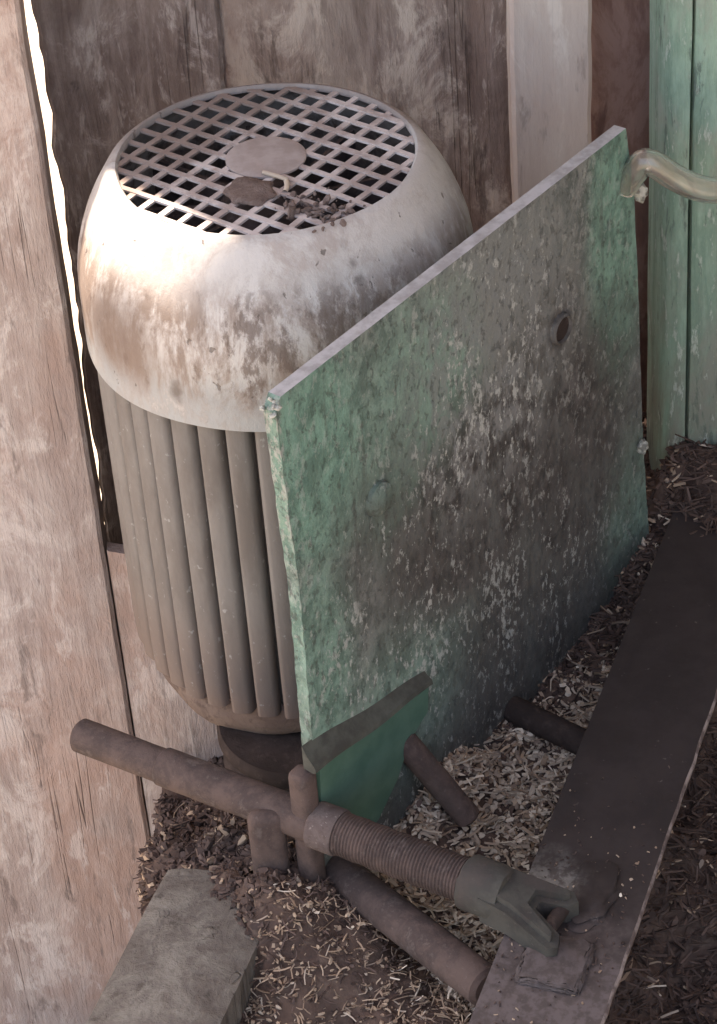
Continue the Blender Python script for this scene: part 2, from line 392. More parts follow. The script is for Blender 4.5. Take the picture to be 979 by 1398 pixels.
WY = .25
wall = root('plank_wall', (0, WY, FL), 'dark weathered plank wall behind the upright motor', 'wall', world_parts=True)
def plank(x0, x1, z0, z1, mat, y=WY, th=.025, l=.0012, r=.0012, **k):
    return finish('plank', wavy_board(x0, x1, y, y + th, z0, z1, l, r, **k), mat, wall)
plank(-.1620, -.0315, FL, 2.0, m_plank, l=.0013, step=.009, lf=lambda z: -.011 * min(1, max(0, (.42 - z) / .50)) - .0016 * max(0, math.sin(z * 61 + 2) - .2))
# unseen gap high up on the left, shaped to throw sun on the cowl
plank(-.328, -.1725, FL, 2.0, m_plank); plank(-.406, -.330, 1.84, 2.0, m_plank)
plank(-.407, -.332, FL, 1.45, m_plank)
plank(-.72, -.409, FL, 2.0, m_plank)
plank(-.0335, .185, FL, 2.0, m_plank2, y=WY + .006)
plank(.2345, .40, FL, 2.0, m_red, y=WY + .012)
plank(.403, .80, FL, 2.0, m_plank2)
pale = finish('wall_stud', wavy_board(.1755, .2345, WY - .022, WY + .010, FL, 2.0, .0006, .0008), m_pale)
tag(pale, 'pale planed upright board against the wall between dark and red brown planks', 'board')

bp = wavy_board(-.62, -.153, .10, .130, FL, .78, .001, .0006, step=.02, bev=.003)
tp = finish('timber_board', bp, m_post)
tag(tp, 'broad grey pink timber board standing left of the motor', 'timber')

fb = finish('foot_board', wavy_board(-.1515, .03, .103, .115, FL, .1, 0, .001, step=.02, bev=.002, top=lambda x: .235 if x < -.10 else .18), m_post)
tag(fb, 'low pale board behind the plain end of the rod, under the motor foot', 'board')

# unseen roof and side wall, added to block sun and darken the right
bm = bmesh.new(); box(bm, (-.9, -.75, 2.0), (1.2, .29, 2.03)); box(bm, (.95, -1.3, FL), (.98, .285, 2.0))
rf = finish('shade_roof_wall', bm, m_roof, smooth=0); rf['kind'] = 'structure'

# heap of chaff under and round the machine
CP = np.array([(.084, -.133, .212), (.14, -.067, .188), (.201, .006, .20), (.257, .073, .215), (.03, -.2, .195), (.136, -.14, .168),
    (.10, -.22, .16), (.06, -.27, .155), (0, -.33, .135), (.03, -.42, .10), (-.05, -.3, .15), (.1, -.5, .08), (.28, -.15, .15), (.25, -.3, .10),
    (.33, 0, .19), (.285, .085, .262), (.30, .12, .288), (.32, .10, .285), (.38, .12, .29), (.25, .15, .20), (0, 0, .09), (-.08, -.06, .125), (-.10, -.17, .185), (-.06, -.18, .205), (-.11, -.12, .15), (-.14, -.05, .02), (-.12, 0, .06), (-.07, 0, .09), (-.1, .05, -.03), (-.05, .08, .0), (-.04, -.08, .145), (-.145, -.1, .08), (0, .2, .04), (-.12, .2, -.02),
    (.4, -.3, .1), (.4, -.1, .16), (-.03, -.22, .215), (-.03, -.19, .22), (.0, -.262, .20), (-.022, -.262, .242), (-.012, -.268, .232), (-.040, -.255, .238), (-.06, -.225, .222), (-.09, -.20, .20), (-.06, -.14, .17), (-.095, -.14, .15), (-.05, -.22, .20), (-.08, -.27, .155), (-.10, -.35, .14), (-.1, -.22, .165)])
def heap(x, y):
    x = np.asarray(x, float); y = np.asarray(y, float)
    d2 = (x[..., None] - CP[:, 0]) ** 2 + (y[..., None] - CP[:, 1]) ** 2 + 6e-4
    ww = 1 / d2 ** 1.6
    h = (ww * CP[:, 2]).sum(-1) / ww.sum(-1)
    h = h + .006 * np.sin(x * 61 + y * 37) * np.sin(y * 71 - x * 23) + .004 * np.sin(x * 143 + 1) * np.cos(y * 127)
    ysh = np.clip((y + .2) / .08, 0, 1); t = np.clip((x + .165 + .012 * ysh) / .05, 0, 1); t = t * t * (3 - 2 * t)
    return (FL - .02) + (h - FL + .02) * t
nx, ny = 130, 190
gx = np.linspace(-.225, .60, nx); gy = np.linspace(-.62, .247, ny)
X, Y = np.meshgrid(gx, gy); Z = heap(X, Y) + rng.normal(0, .0018, X.shape) + .004 * np.abs(np.sin(X * 95 + 3 * np.sin(Y * 60)) * np.sin(Y * 88 + 2 * np.sin(X * 70)))
verts = np.stack([X, Y, Z], -1).reshape(-1, 3)
faces = [(j * nx + i, j * nx + i + 1, (j + 1) * nx + i + 1, (j + 1) * nx + i) for j in range(ny - 1) for i in range(nx - 1)]
me = bpy.data.meshes.new('chaff_heap'); me.from_pydata(verts.tolist(), [], faces); me.materials.append(m_soil)
for p in me.polygons: p.use_smooth = True
o = bpy.data.objects.new('chaff_heap', me); C.objects.link(o); o['kind'] = 'stuff'
o['label'] = 'brown heap of chaff and dirt under the machine'; o['category'] = 'chaff'

# ------------------------------------------------------------------ electric motor
motor = root('electric_motor', (0, 0, .15), 'upright finned electric motor with a dirty pale fan cowl and round grille', 'motor', world_parts=True)
bm = bmesh.new()
prof = [(.0945, .6185), (.0962, .6205), (.0985, .6200), (.1025, .6170), (.1075, .6090), (.1135, .5990), (.1190, .5880), (.1236, .5760), (.1272, .5635), (.1292, .5510), (.1299, .5390), (.1300, .5150), (.1300, .4985),
        (.1285, .4975), (.1280, .4990), (.1280, .5350), (.1240, .5640), (.1150, .5870), (.1050, .6060), (.0985, .6160), (.0945, .6165)]
lathe(bm, prof, 128, closed=True)
for v in bm.verts:
    a = math.atan2(v.co.y, v.co.x); k = 1 + .004 * math.sin(3 * a + 1) + .003 * math.sin(7 * a)
    v.co.x *= k; v.co.y *= k
finish('fan_cowl', bm, m_cowl, motor, 50)
# grille: two families of flat bars
RG = .0955; PIT = .0158
for ang, off, zt_, th in ((R(-40), .003, .6192, .0016), (R(51), -.002, .6188, .0016)):
    d = Vector((math.cos(ang), math.sin(ang), 0)); e = Vector((-d.y, d.x, 0))
    for k in range(-6, 7):
        s = off + k * PIT
        if abs(s) > .0925: continue
        h = math.sqrt(RG ** 2 - s * s); wv = .0021 * random.uniform(.88, 1.12)
        bm = bmesh.new(); nseg = 6; prev = None
        for q in range(nseg + 1):
            t = -h + 2 * h * q / nseg
            p = d * t + e * (s + random.uniform(-.0004, .0004)); zz = zt_ + random.uniform(-.0002, .0002) - (.0 if 0 < q < nseg else .0005)
            ring = [bm.verts.new((*(p - e * wv).xy, zz - th)), bm.verts.new((*(p + e * wv).xy, zz - th)), bm.verts.new((*(p + e * wv).xy, zz)), bm.verts.new((*(p - e * wv).xy, zz))]
            if prev:
                for i in range(4): bm.faces.new((prev[i], prev[(i + 1) % 4], ring[(i + 1) % 4], ring[i]))
            else: bm.faces.new(ring)
            prev = ring
        bm.faces.new(prev[::-1])
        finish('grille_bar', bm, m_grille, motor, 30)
bm = bmesh.new(); lathe(bm, [(0, .6208), (.020, .6206), (.0245, .6202), (.0258, .6196), (.0258, .6182), (0, .6182)], 48)
finish('grille_disc', bm, m_disc, motor)
# fan under the grille
bm = bmesh.new(); lathe(bm, [(0, .590), (.030, .590), (.036, .580), (.036, .540), (0, .540)], 40)
lathe(bm, [(.030, .552), (.112, .548), (.112, .545), (.030, .545)], 48, closed=True)
for k in range(9):
    box(bm, (.034, -.0015, .549), (.105, .0015, .586), mtx=Matrix.Rotation(2 * math.pi * k / 9 + .3, 4, 'Z'))
finish('cooling_fan', bm, m_fan, motor)
bm = bmesh.new(); lathe(bm, [(0, .52), (.1135, .52), (.1135, .245), (0, .245)], 96)
finish('motor_body', bm, m_groove, motor)
# cooling fins, each a rounded rib
NF = 40; fin_me = None
for k in range(NF):
    if fin_me is None:
        bm = bmesh.new(); rows = []
        for q, zz in enumerate(np.linspace(.252, .515, 24)):
            tt = (zz - .252) / .263; taper = 1 - .10 * max(0, 1 - tt / .12) ** 2
            sec = []
            for i in range(11):
                a = math.pi * i / 10
                cw = math.copysign(abs(math.cos(a)) ** .5, math.cos(a))
                sec.append((.1135 + (.0110 * taper) * max(0, math.sin(a)) ** .5 - .0016 * cw, .0078 * cw))
            rows.append([bm.verts.new((x, y, zz)) for x, y in sec])
        for a, b in zip(rows[:-1], rows[1:]):
            for i in range(10): bm.faces.new((a[i], a[i + 1], b[i + 1], b[i]))
        bm.faces.new(rows[0]); bm.faces.new(rows[-1][::-1])
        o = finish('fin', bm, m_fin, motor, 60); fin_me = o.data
    else:
        o = bpy.data.objects.new('fin', fin_me); C.objects.link(o); o.parent = motor; o.location = -motor.location
    o.rotation_euler = (0, 0, 2 * math.pi * (k + .35 + random.uniform(-.07, .07)) / NF); o.scale = (random.uniform(.992, 1.004), random.uniform(.93, 1.05), 1)
bm = bmesh.new()
lathe(bm, [(0, .262), (.106, .262), (.1125, .259), (.1155, .252), (.1165, .245), (.1155, .233), (.111, .226), (.09, .222), (0, .222)], 96)
for v in bm.verts:
    a = math.atan2(v.co.y, v.co.x); k = 1 + .010 * math.sin(5 * a + .6) + .008 * math.sin(13 * a); v.co.x *= k; v.co.y *= k
    v.co.z += .004 * math.sin(4 * a + 1)
finish('end_flange', bm, m_flange, motor)
bm = bmesh.new(); lathe(bm, [(0, .224), (.060, .224), (.062, .220), (.062, .214), (.055, .204), (.060, .192), (.058, .176), (.044, .160), (0, .155)], 64, frame=Matrix.Translation((-.008, -.088, 0)))
finish('cavity_drum', bm, m_darkiron, motor)  # dark drum stands in for the shaded hollow under the flange
# feet that bolt the motor to the plate (plate frame: x along u, y = away from the camera)
UA = R(50); PF = Matrix.Translation((-.002, -.235, .20)) @ Matrix.Rotation(UA, 4, 'Z')
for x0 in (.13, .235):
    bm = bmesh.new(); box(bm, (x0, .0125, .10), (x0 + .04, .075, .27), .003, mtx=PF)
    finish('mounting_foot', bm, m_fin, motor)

# ------------------------------------------------------------------ green plate
plate = root('mounting_plate', (-.002, -.235, .20), 'chipped green steel plate standing upright on the right of the motor', 'plate', rz=UA)
TOP = .393
def edge_pts(a, b, nn, amp):
    out = []
    for i in range(nn):
        t = i / nn; dx, dz = b[0] - a[0], b[1] - a[1]; L = math.hypot(dx, dz)
        k = random.uniform(-amp, amp) if 0 < i else 0
        out.append((a[0] + dx * t - dz / L * k, a[1] + dz * t + dx / L * k))
    return out
cor = [(0.0, .385), (.006, TOP), (.369, TOP), (.379, .34), (.385, .26), (.392, .13), (.402, .03), (.405, -.06), (.0, -.06), (.004, .12), (.006, .25)]
amp = [.0008, .0001, .0003, .0004, .0005, .0005, .0003, .001, .0004, .0005, .0005]
pts = []
for i in range(len(cor)):
    a, b = cor[i], cor[(i + 1) % len(cor)]
    pts += edge_pts(a, b, max(2, int(math.hypot(b[0] - a[0], b[1] - a[1]) / .007)), amp[i])
bm = bmesh.new()
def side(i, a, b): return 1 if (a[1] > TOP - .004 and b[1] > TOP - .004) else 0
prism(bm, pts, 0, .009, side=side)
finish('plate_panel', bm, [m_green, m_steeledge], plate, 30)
# bolt end, upper right: a dark stud in a light washer rim
bm = bmesh.new(); lathe(bm, [(0, .0012), (.006, .0012), (.0088, .0016), (.0088, -.002), (0, -.002)], 20, frame=Matrix.Translation((.288, 0, .282)) @ Matrix.Rotation(R(90), 4, 'X'))
finish('bolt_head', bm, m_darkiron, plate)
bm = bmesh.new(); lathe(bm, [(.0085, .001), (.0095, .0038), (.0110, .0026), (.0118, -.002), (.0085, -.002)], 24, frame=Matrix.Translation((.288, 0, .282)) @ Matrix.Rotation(R(90), 4, 'X'))
finish('washer', bm, m_green, plate)
bm = bmesh.new(); lathe(bm, [(0, .0055), (.008, .005), (.0115, .003), (.0125, -.002), (0, -.002)], 18, frame=Matrix.Translation((.086, 0, .270)) @ Matrix.Rotation(R(90), 4, 'X'))
finish('bolt_head', bm, m_green, plate)
# rib and clean green bracket near the lower left corner
bm = bmesh.new(); rows = []
for k in range(13):
    t = k / 12; x = -.006 + .128 * t; zb = .114 - .021 * t + .0012 * math.sin(9 * t); th = .009 - .003 * t
    rows.append([bm.verts.new(q) for q in ((x, .0005, zb + .019 - .009 * t), (x, -th * .35, zb + .012 - .005 * t), (x, -th, zb + .0045), (x, -th - .0006, zb + .001), (x, -th * .8, zb - .0008), (x, .0005, zb))])
for a, b in zip(rows[:-1], rows[1:]):
    for i in range(6): bm.faces.new((a[i], a[(i + 1) % 6], b[(i + 1) % 6], b[i]))
bm.faces.new(rows[0]); bm.faces.new(rows[-1][::-1])
finish('rib', bm, m_rib, plate)
bm = bmesh.new()
prism(bm, [(.004, .112), (.045, .104), (.120, .0915), (.118, .072), (.097, .062), (.082, .040), (.058, .020), (.040, .016), (.002, .050)], -.004, -.0003)
finish('gusset', bm, m_cleangreen, plate)
# dusty vertical hinge bar at the near edge, with a light ring collar on the front
bm = bmesh.new(); box(bm, (-.014, -.006, .010), (.001, .010, .112), .005, 4)
finish('hinge_bar', bm, m_rodrust, plate, 80)
bm = bmesh.new(); box(bm, (-.046, -.243, .17), (-.022, -.229, .276), .0068, 6); bmesh.ops.transform(bm, matrix=PF.inverted(), verts=bm.verts[:])
finish('hinge_lug', bm, m_rodrust, plate, 80)
# crumbled paint at the upper left corner, and a flake at the right edge
bm = bmesh.new()
for k in range(9):
    p = (random.uniform(-.002, .008), random.uniform(-.001, .008), TOP + random.uniform(-.010, .001))
    r = bmesh.ops.create_icosphere(bm, subdivisions=1, radius=random.uniform(.001, .0026))
    for v in r['verts']: v.co = Vector((v.co.x * random.uniform(.6, 1.5), v.co.y * random.uniform(.5, 1.2), v.co.z * random.uniform(.4, 1))) + Vector(p)
fl = finish('paint_crumbs', bm, m_flake, plate, 20); fl['kind'] = 'stuff'
for (px, pz, rr) in ((.3835, .338, .0062), (.388, .125, .0055)):
    bm = bmesh.new(); r = bmesh.ops.create_icosphere(bm, subdivisions=3, radius=rr)
    for v in r['verts']:
        k = 1 + .35 * math.sin(v.co.x * 900 + px * 50) * math.sin(v.co.z * 700) + random.uniform(-.06, .06)
        v.co = Vector((v.co.x * k * .8, v.co.y * k * .7, v.co.z * k * 1.15)) + Vector((px, -.002, pz))
    finish('dirt_lump', bm, m_flake, plate, 60)

# ------------------------------------------------------------------ rods and rails
def P2W(x, y, z): return PF @ Vector((x, y, z))
# one straight adjusting rod: plain on the left, threaded on the right, collar at the plate, forked end on the rail
tr = root('threaded_rod', (.0, -.24, .25), 'long rusty rod past the plate foot, plain left half, threaded right half, forked end', 'rod', world_parts=True)
az = R(33.5); mdir = Vector((math.cos(az), -math.sin(az), 0)); p0 = Vector((-.004, -.240, .267))
bm = bmesh.new(); rod(bm, p0 - mdir * .186, p0 - mdir * .100, .0118, 32, .002, .012, 14); finish('bar', bm, m_rodrust, tr)
bm = bmesh.new(); rod(bm, p0 - mdir * .118, p0 + mdir * .004, .0132, 32, .002, .018, 12); finish('sleeve', bm, m_rodrust, tr)
# helical thread
bm = bmesh.new(); seg = 30; pitch = .0024; L0, L1 = .012, .130; nrow = int((L1 - L0) / pitch * 8); rows = []
F = axis_frame(p0, p0 + mdir)
for k in range(nrow + 1):
    zz = L0 + (L1 - L0) * k / nrow; ring = []
    for i in range(seg):
        ph = (zz / pitch - i / seg) % 1.0; tri = abs(ph * 2 - 1)
        rr = .0136 + .0009 * min(1, max(0, (tri - .15) / .55)) + .0002 * math.sin(zz * 410) + random.uniform(-.00012, .00012)
        a = 2 * math.pi * i / seg; ring.append(bm.verts.new(F @ Vector((rr * math.cos(a), rr * math.sin(a), zz))))
    rows.append(ring)
for a, b in zip(rows[:-1], rows[1:]):
    for i in range(seg): bm.faces.new((a[i], a[(i + 1) % seg], b[(i + 1) % seg], b[i]))
bm.faces.new(rows[0]); bm.faces.new(rows[-1]); finish('thread', bm, m_rodrust, tr, 40)
bm = bmesh.new(); lathe(bm, [(0, .002), (.0148, .002), (.0157, .003), (.0158, .020), (.0150, .0212), (0, .0215)], 32, frame=F)
finish('collar', bm, m_collar, tr)
# forked end: a fishtail casting with a deep notch
bm = bmesh.new()
lathe(bm, [(0, .113), (.0168, .113), (.0178, .1145), (.0182, .134), (.0165, .141), (0, .142)], 32, frame=F)
side_v = Vector((-mdir.y, mdir.x, 0)); fish = [(.130, -.0160), (.150, -.0175), (.182, -.0255), (.187, -.021), (.184, -.012), (.163, -.0030), (.163, .0030), (.178, .010), (.182, .017), (.176, .0235), (.150, .0180), (.130, .0160)]
lo = []; hi = []
for t, sd in fish:
    dz = -.012 * max(0, (t - .14) / .05)
    q = p0 + mdir * t + side_v * sd; lo.append(bm.verts.new(q + Vector((0, 0, -.0135 + dz * .2)))); hi.append(bm.verts.new(q + Vector((0, 0, .0125 + dz))))
nf = len(lo)
for i in range(nf):
    j = (i + 1) % nf; bm.faces.new((lo[i], hi[i], hi[j], lo[j]))
for vv in (lo, hi):                                   # shank and two prongs, so no concave face
    for q in ((0, 1, 10, 11), (1, 5, 6, 10), (1, 2, 3, 4, 5), (6, 7, 8, 9, 10)): bm.faces.new([vv[k] for k in q])
bmesh.ops.recalc_face_normals(bm, faces=bm.faces[:])
es = [e for e in bm.edges if len(e.link_faces) == 2 and e.calc_face_angle() > R(50) and any(v in hi for v in e.verts) and all(v in hi for v in e.verts)]
bmesh.ops.bevel(bm, geom=es, offset=.0045, segments=4, affect='EDGES')
for v in bm.verts: v.co += Vector((random.gauss(0, .0002), random.gauss(0, .0002), random.gauss(0, .0002)))
finish('fork_end', bm, m_clevis, tr, 65)
bm = bmesh.new(); rod(bm, p0 + mdir * .174 - side_v * .017 + Vector((0, 0, -.006)), p0 + mdir * .174 + side_v * .017 + Vector((0, 0, -.006)), .0048, 14, .001); finish('fork_pin', bm, m_darkiron, tr)

# dark rail, local x across, y along, root at its top left near corner
ra = R(21.8)
rail = root('steel_rail', (.079, -.415, .20), 'dark flat steel rail running away at the lower right', 'rail', rz=R(90) - ra)
# local x = along (azimuth 21.8 deg), local y = left of it
bm = bmesh.new(); LR = .60; rows = []
for k in range(41):
    x = LR * k / 40; e = random.uniform(-.0006, .0006)
    rows.append([bm.verts.new((x, yy, zz)) for yy, zz in ((.0, .0445 ), (.0, .0495), (.001, .0505), (-.0745 + e, .0505), (-.076 + e, .0490), (-.0755 + e, .0445))])
for a, b in zip(rows[:-1], rows[1:]):
    for i in range(6):
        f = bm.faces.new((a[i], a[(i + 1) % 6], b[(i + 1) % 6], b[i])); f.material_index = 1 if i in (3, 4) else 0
bm.faces.new(rows[0]); bm.faces.new(rows[-1][::-1])
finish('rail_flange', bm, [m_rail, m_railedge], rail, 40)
bm = bmesh.new(); box(bm, (.002, -.006, -.10), (LR - .002, -.0005, .0443), 0); finish('rail_web', bm, m_rail, rail, 30)
# cast lug on the rail under the clevis
bm = bmesh.new(); box(bm, (.050, -.056, .0502), (.092, -.016, .057), .003, 3)
bmesh.ops.subdivide_edges(bm, edges=bm.edges[:], cuts=5, use_grid_fill=True)
for v in bm.verts: v.co += Vector((random.gauss(0, .0006), random.gauss(0, .0006), .0012 * math.sin(v.co.x * 330) * math.sin(v.co.y * 300) - 30 * ((v.co.x - .071) ** 2 + (v.co.y + .036) ** 2) * (v.co.z > .0505) * .12))
finish('anchor_pad', bm, m_rail, rail, 50)
bm = bmesh.new(); r = bmesh.ops.create_icosphere(bm, subdivisions=4, radius=.02)
for v in r['verts']:
    k = 1 + .12 * math.sin(v.co.x * 310) * math.sin(v.co.y * 270 + 1) + .10 * math.sin(v.co.z * 500 + v.co.x * 333) + random.uniform(-.02, .02)
    v.co = Vector((v.co.x * 1.5 * k, v.co.y * .75 * k, v.co.z * .25 * k)) + Vector((.132, -.042, .0505))
o = finish('weld_lump', bm, m_rail, rail, 70)

lr = root('rail_board', (-.1085, -.3325, .178), 'grey olive board end lying at the lower left below the round bar', 'board', rz=R(90) - R(20.5))
bm = bmesh.new()
pts2 = []
Wb = .080; Lb = .60
for k in range(9):
    a = R(90) * k / 8; pts2.append((.12 + -.022 + .022 * math.sin(a + R(0)), -Wb / 2 + .022 - .022 * math.cos(a)))
pts2 = [(-Lb, -Wb / 2)] + [(.098 + .024 * math.sin(a), -Wb / 2 + .024 - .024 * math.cos(a)) for a in [R(90) * k / 8 for k in range(9)]] + [(.128, Wb / 2 - .012), (.12, Wb / 2), (-Lb, Wb / 2)]
ys = [-Wb / 2 + Wb * k / 14 for k in range(15)]; rows = []
for k in range(25):
    x = -Lb + (Lb + .123) * k / 24; e = max(0, (x - .085) / .038)
    row = []
    for y in ys:
        q = 2 * y / Wb; xe = x - .030 * max(0, -q - .35) ** 1.5 * (k == 24) - .004 * q * q * (k >= 23)
        row.append(bm.verts.new((xe, y, .030 - .007 * max(0, -q) ** 2.5 - .0025 * max(0, q) ** 6 - .003 * e ** 2 + random.uniform(-.0003, .0003))))
    row = [bm.verts.new((row[0].co.x, ys[0], -.012))] + row + [bm.verts.new((row[-1].co.x, ys[-1], -.012))]
    rows.append(row)
for a, b in zip(rows[:-1], rows[1:]):
    for i in range(len(a) - 1): bm.faces.new((a[i], a[i + 1], b[i + 1], b[i]))
bm.faces.new(rows[0]); bm.faces.new(rows[-1])
finish('board', bm, m_leftrail, lr, 45)

bm = bmesh.new(); rod(bm, (-.002, -.212, .206), (.098, -.352, .222), .0135, 22, .003, .015, 10)
tag(finish('brace_bar', bm, m_rodrust), 'brown round brace bar slanting from under the plate to the rail near end', 'bar')
bm = bmesh.new(); rod(bm, P2W(.096, .004, .062), (.100, -.176, .197), .0092, 20, .002, .02, 8)
tag(finish('stud_bolt', bm, m_rodrust), 'short rusty stud sticking out beside the clean green gusset', 'stud')
bm = bmesh.new(); rod(bm, P2W(.219, .004, -.003), (.192, -.114, .196), .0098, 20, .002, .02, 6)
tag(finish('stud_bolt', bm, m_darkiron), 'short dark stud between the plate foot and the dark rail', 'stud')

# ------------------------------------------------------------------ green post and hose
gp = root('green_post', (.33, .155, FL), 'weathered green painted post with a split seam behind the plate', 'post', world_parts=True)
def post_piece(name, sec):
    bm = bmesh.new(); rows = []
    for k in range(45):
        zz = FL + 2.18 * k / 44; rows.append([bm.verts.new((x + random.uniform(-.0005, .0005), y + random.uniform(-.0005, .0005), zz)) for x, y in sec])
    nn = len(sec)
    for a, b in zip(rows[:-1], rows[1:]):
        for i in range(nn): bm.faces.new((a[i], a[(i + 1) % nn], b[(i + 1) % nn], b[i]))
    bm.faces.new(rows[0][::-1]); bm.faces.new(rows[-1])
    return finish(name, bm, m_gpost, gp, 50)
post_piece('post_half', [(.271, .165), (.272, .150), (.2745, .138), (.279, .130), (.286, .125), (.2895, .124), (.2905, .130), (.2905, .20), (.272, .20)])
post_piece('post_half', [(.2915, .130), (.2925, .123), (.300, .119), (.32, .115), (.35, .115), (.375, .121), (.395, .135), (.40, .16), (.40, .20), (.2915, .20)])

# hose: swept tube with wall
def sweep(bm, pts, r, seg=16):
    P = [Vector(p) for p in pts]; Q = []
    for i in range(len(P) - 1):
        p_1 = P[max(i - 1, 0)]; p2 = P[min(i + 2, len(P) - 1)]
        for k in range(6):
            t = k / 6; a, b = P[i], P[i + 1]
            Q.append(.5 * ((2 * a) + (b - p_1) * t + (2 * p_1 - 5 * a + 4 * b - p2) * t * t + (3 * a - p_1 - 3 * b + p2) * t ** 3))
    Q.append(P[-1]); prev = None; up = Vector((0, 0, 1)); allr = []
    for i, q in enumerate(Q):
        d = (Q[min(i + 1, len(Q) - 1)] - Q[max(i - 1, 0)]).normalized()
        s_ = d.cross(up)
        s_ = s_.normalized() if s_.length > .05 else Vector((1, 0, 0)); u_ = s_.cross(d)
        allr.append([bm.verts.new(q + (s_ * math.cos(2 * math.pi * j / seg) + u_ * math.sin(2 * math.pi * j / seg)) * r) for j in range(seg)])
    for a, b in zip(allr[:-1], allr[1:]):
        for j in range(seg): bm.faces.new((a[j], a[(j + 1) % seg], b[(j + 1) % seg], b[j]))
    return allr
hp = [(.234, .050, .5475), (.2395, .0465, .5585), (.2445, .044, .5675), (.2485, .043, .5695), (.255, .042, .5665), (.268, .042, .5560), (.282, .042, .5475), (.298, .044, .543), (.33, .05, .543), (.37, .06, .55), (.42, .08, .57)]
bm = bmesh.new(); a_ = sweep(bm, hp, .0090)
b_ = sweep(bm, hp, .0066)
for ra_, rb_ in ((a_[0], b_[0]), (a_[-1], b_[-1])):
    for j in range(16): bm.faces.new((ra_[j], ra_[(j + 1) % 16], rb_[(j + 1) % 16], rb_[j]))
hz = finish('hose', bm, m_hose, None, 60)
tag(hz, 'grimy translucent hose bending over the plate corner across the green post', 'hose')

# ------------------------------------------------------------------ dirt on the grille
bm = bmesh.new(); r = bmesh.ops.create_icosphere(bm, subdivisions=4, radius=.0155)
for v in r['verts']:
    k = 1 + .22 * math.sin(v.co.x * 260) * math.sin(v.co.y * 330 + 1) + random.uniform(-.04, .04)
    v.co = Vector((v.co.x * k, v.co.y * k * 1.1, max(v.co.z * .16 * k, -.001))) + Vector((-.010, -.042, .6195))
tag(finish('dirt_clump', bm, m_dirtclump, None, 60), 'flat brown clump of dirt lying on the grille in front of its disc', 'dirt')
bm = bmesh.new()
for k in range(95):
    t = random.random() ** .8; p = Vector((.010 + .036 * t + random.gauss(0, .009), -.050 - .034 * t + random.gauss(0, .010), .6196))
    if p.xy.length > .101: continue
    r = bmesh.ops.create_icosphere(bm, subdivisions=1, radius=abs(random.gauss(.0012, .0009)) + .0004)
    rot = Matrix.Rotation(random.uniform(0, 6), 3, Vector((random.random(), random.random(), .3)).normalized())
    sx, sy, sz_ = random.uniform(.5, 2.0), random.uniform(.5, 1.4), random.uniform(.3, .7)
    for v in r['verts']: v.co = rot @ Vector((v.co.x * sx * random.uniform(.7, 1.2), v.co.y * sy * random.uniform(.7, 1.2), v.co.z * sz_)) + p
o = finish('grille_crumbs', bm, m_dirtclump, None, 30); o['kind'] = 'stuff'; o['label'] = 'brown crumbs scattered over the front of the grille'; o['category'] = 'dirt'
bm = bmesh.new(); sweep(bm, [(-.002, -.024, .6222), (.006, -.030, .6222), (.013, -.034, .6212)], .0014, 6); sweep(bm, [(.012, -.032, .6203), (.0125, -.040, .6203), (.011, -.046, .6195)], .0017, 6)
tag(finish('bent_twig', bm, m_chip, None, 60), 'bent pale twig lying beside the disc of the grille', 'twig')

# ------------------------------------------------------------------ loose litter
class Litter:
    def __init__(s): s.v = []; s.f = []; s.m = []; s.rr = rng.uniform(.55, 1.25, 97)
    def straw(s, p, L, r, yaw, pitch, bend, mat, rings=4):
        base = len(s.v); d = np.array([math.cos(yaw) * math.cos(pitch), math.sin(yaw) * math.cos(pitch), math.sin(pitch)])
        sd = np.array([-math.sin(yaw), math.cos(yaw), 0]); up = np.cross(d, sd)
        for k in range(rings):
            t = k / (rings - 1) - .5; c = p + d * (L * t) + sd * (bend * L * (t * t - .08)) + up * (bend * .4 * L * (.08 - t * t))
            rr = r * (1 - .35 * abs(t))
            for j in range(3):
                a = 2.094 * j; s.v.append(c + sd * (rr * math.cos(a)) + np.cross(d, sd) * (rr * .7 * math.sin(a)))
        for k in range(rings - 1):
            for j in range(3):
                a = base + k * 3 + j; b = base + k * 3 + (j + 1) % 3; s.f.append((a, b, b + 3, a + 3)); s.m.append(mat)
        s.f.append((base, base + 2, base + 1)); s.m.append(mat); e = base + 3 * (rings - 1); s.f.append((e, e + 1, e + 2)); s.m.append(mat)
    def chip(s, p, L, W, T, mat):
        base = len(s.v); q = rng.normal(size=3) * .8; q[2] = abs(q[2]) + .8; nz_ = q / np.linalg.norm(q)
        t = rng.normal(size=3); xa = np.cross(nz_, t); xa /= np.linalg.norm(xa); ya = np.cross(nz_, xa)
        curl = rng.normal(0, .35); n = 6
        for zz in (-T, T):
            for k in range(n):
                a = 6.283 * k / n; rr = (.5 if zz < 0 else .5) * s.rr[(base + k) % 97]
                px, py = math.cos(a) * rr * L, math.sin(a) * rr * W
                s.v.append(p + xa * px + ya * py + nz_ * (zz + curl * px * px / L * 2))
        s.f.append(tuple(base + n - 1 - i for i in range(n))); s.m.append(mat); s.f.append(tuple(base + n + i for i in range(n))); s.m.append(mat)
        for k in range(n):
            s.f.append((base + k, base + (k + 1) % n, base + n + (k + 1) % n, base + n + k)); s.m.append(mat)
    def build(s, name, mats, label):
        me = bpy.data.meshes.new(name); me.from_pydata([tuple(v) for v in s.v], [], s.f)
        for m in mats: me.materials.append(m)
        me.polygons.foreach_set('material_index', s.m); me.update()
        o = bpy.data.objects.new(name, me); C.objects.link(o); o['kind'] = 'stuff'; o['label'] = label; o['category'] = 'straw'
        return o
MT = [m_chip, m_strawp, m_strawd]
un = Vector((math.cos(R(40)), -math.sin(R(40)), 0)); rn = Vector((math.cos(ra), -math.sin(ra), 0))
def front(x, y): return x * un.x + y * un.y - .15          # >0: camera side of the plate
def right(x, y): return (x - .079) * rn.x + (y + .415) * rn.y   # >0: right of the rail's left edge
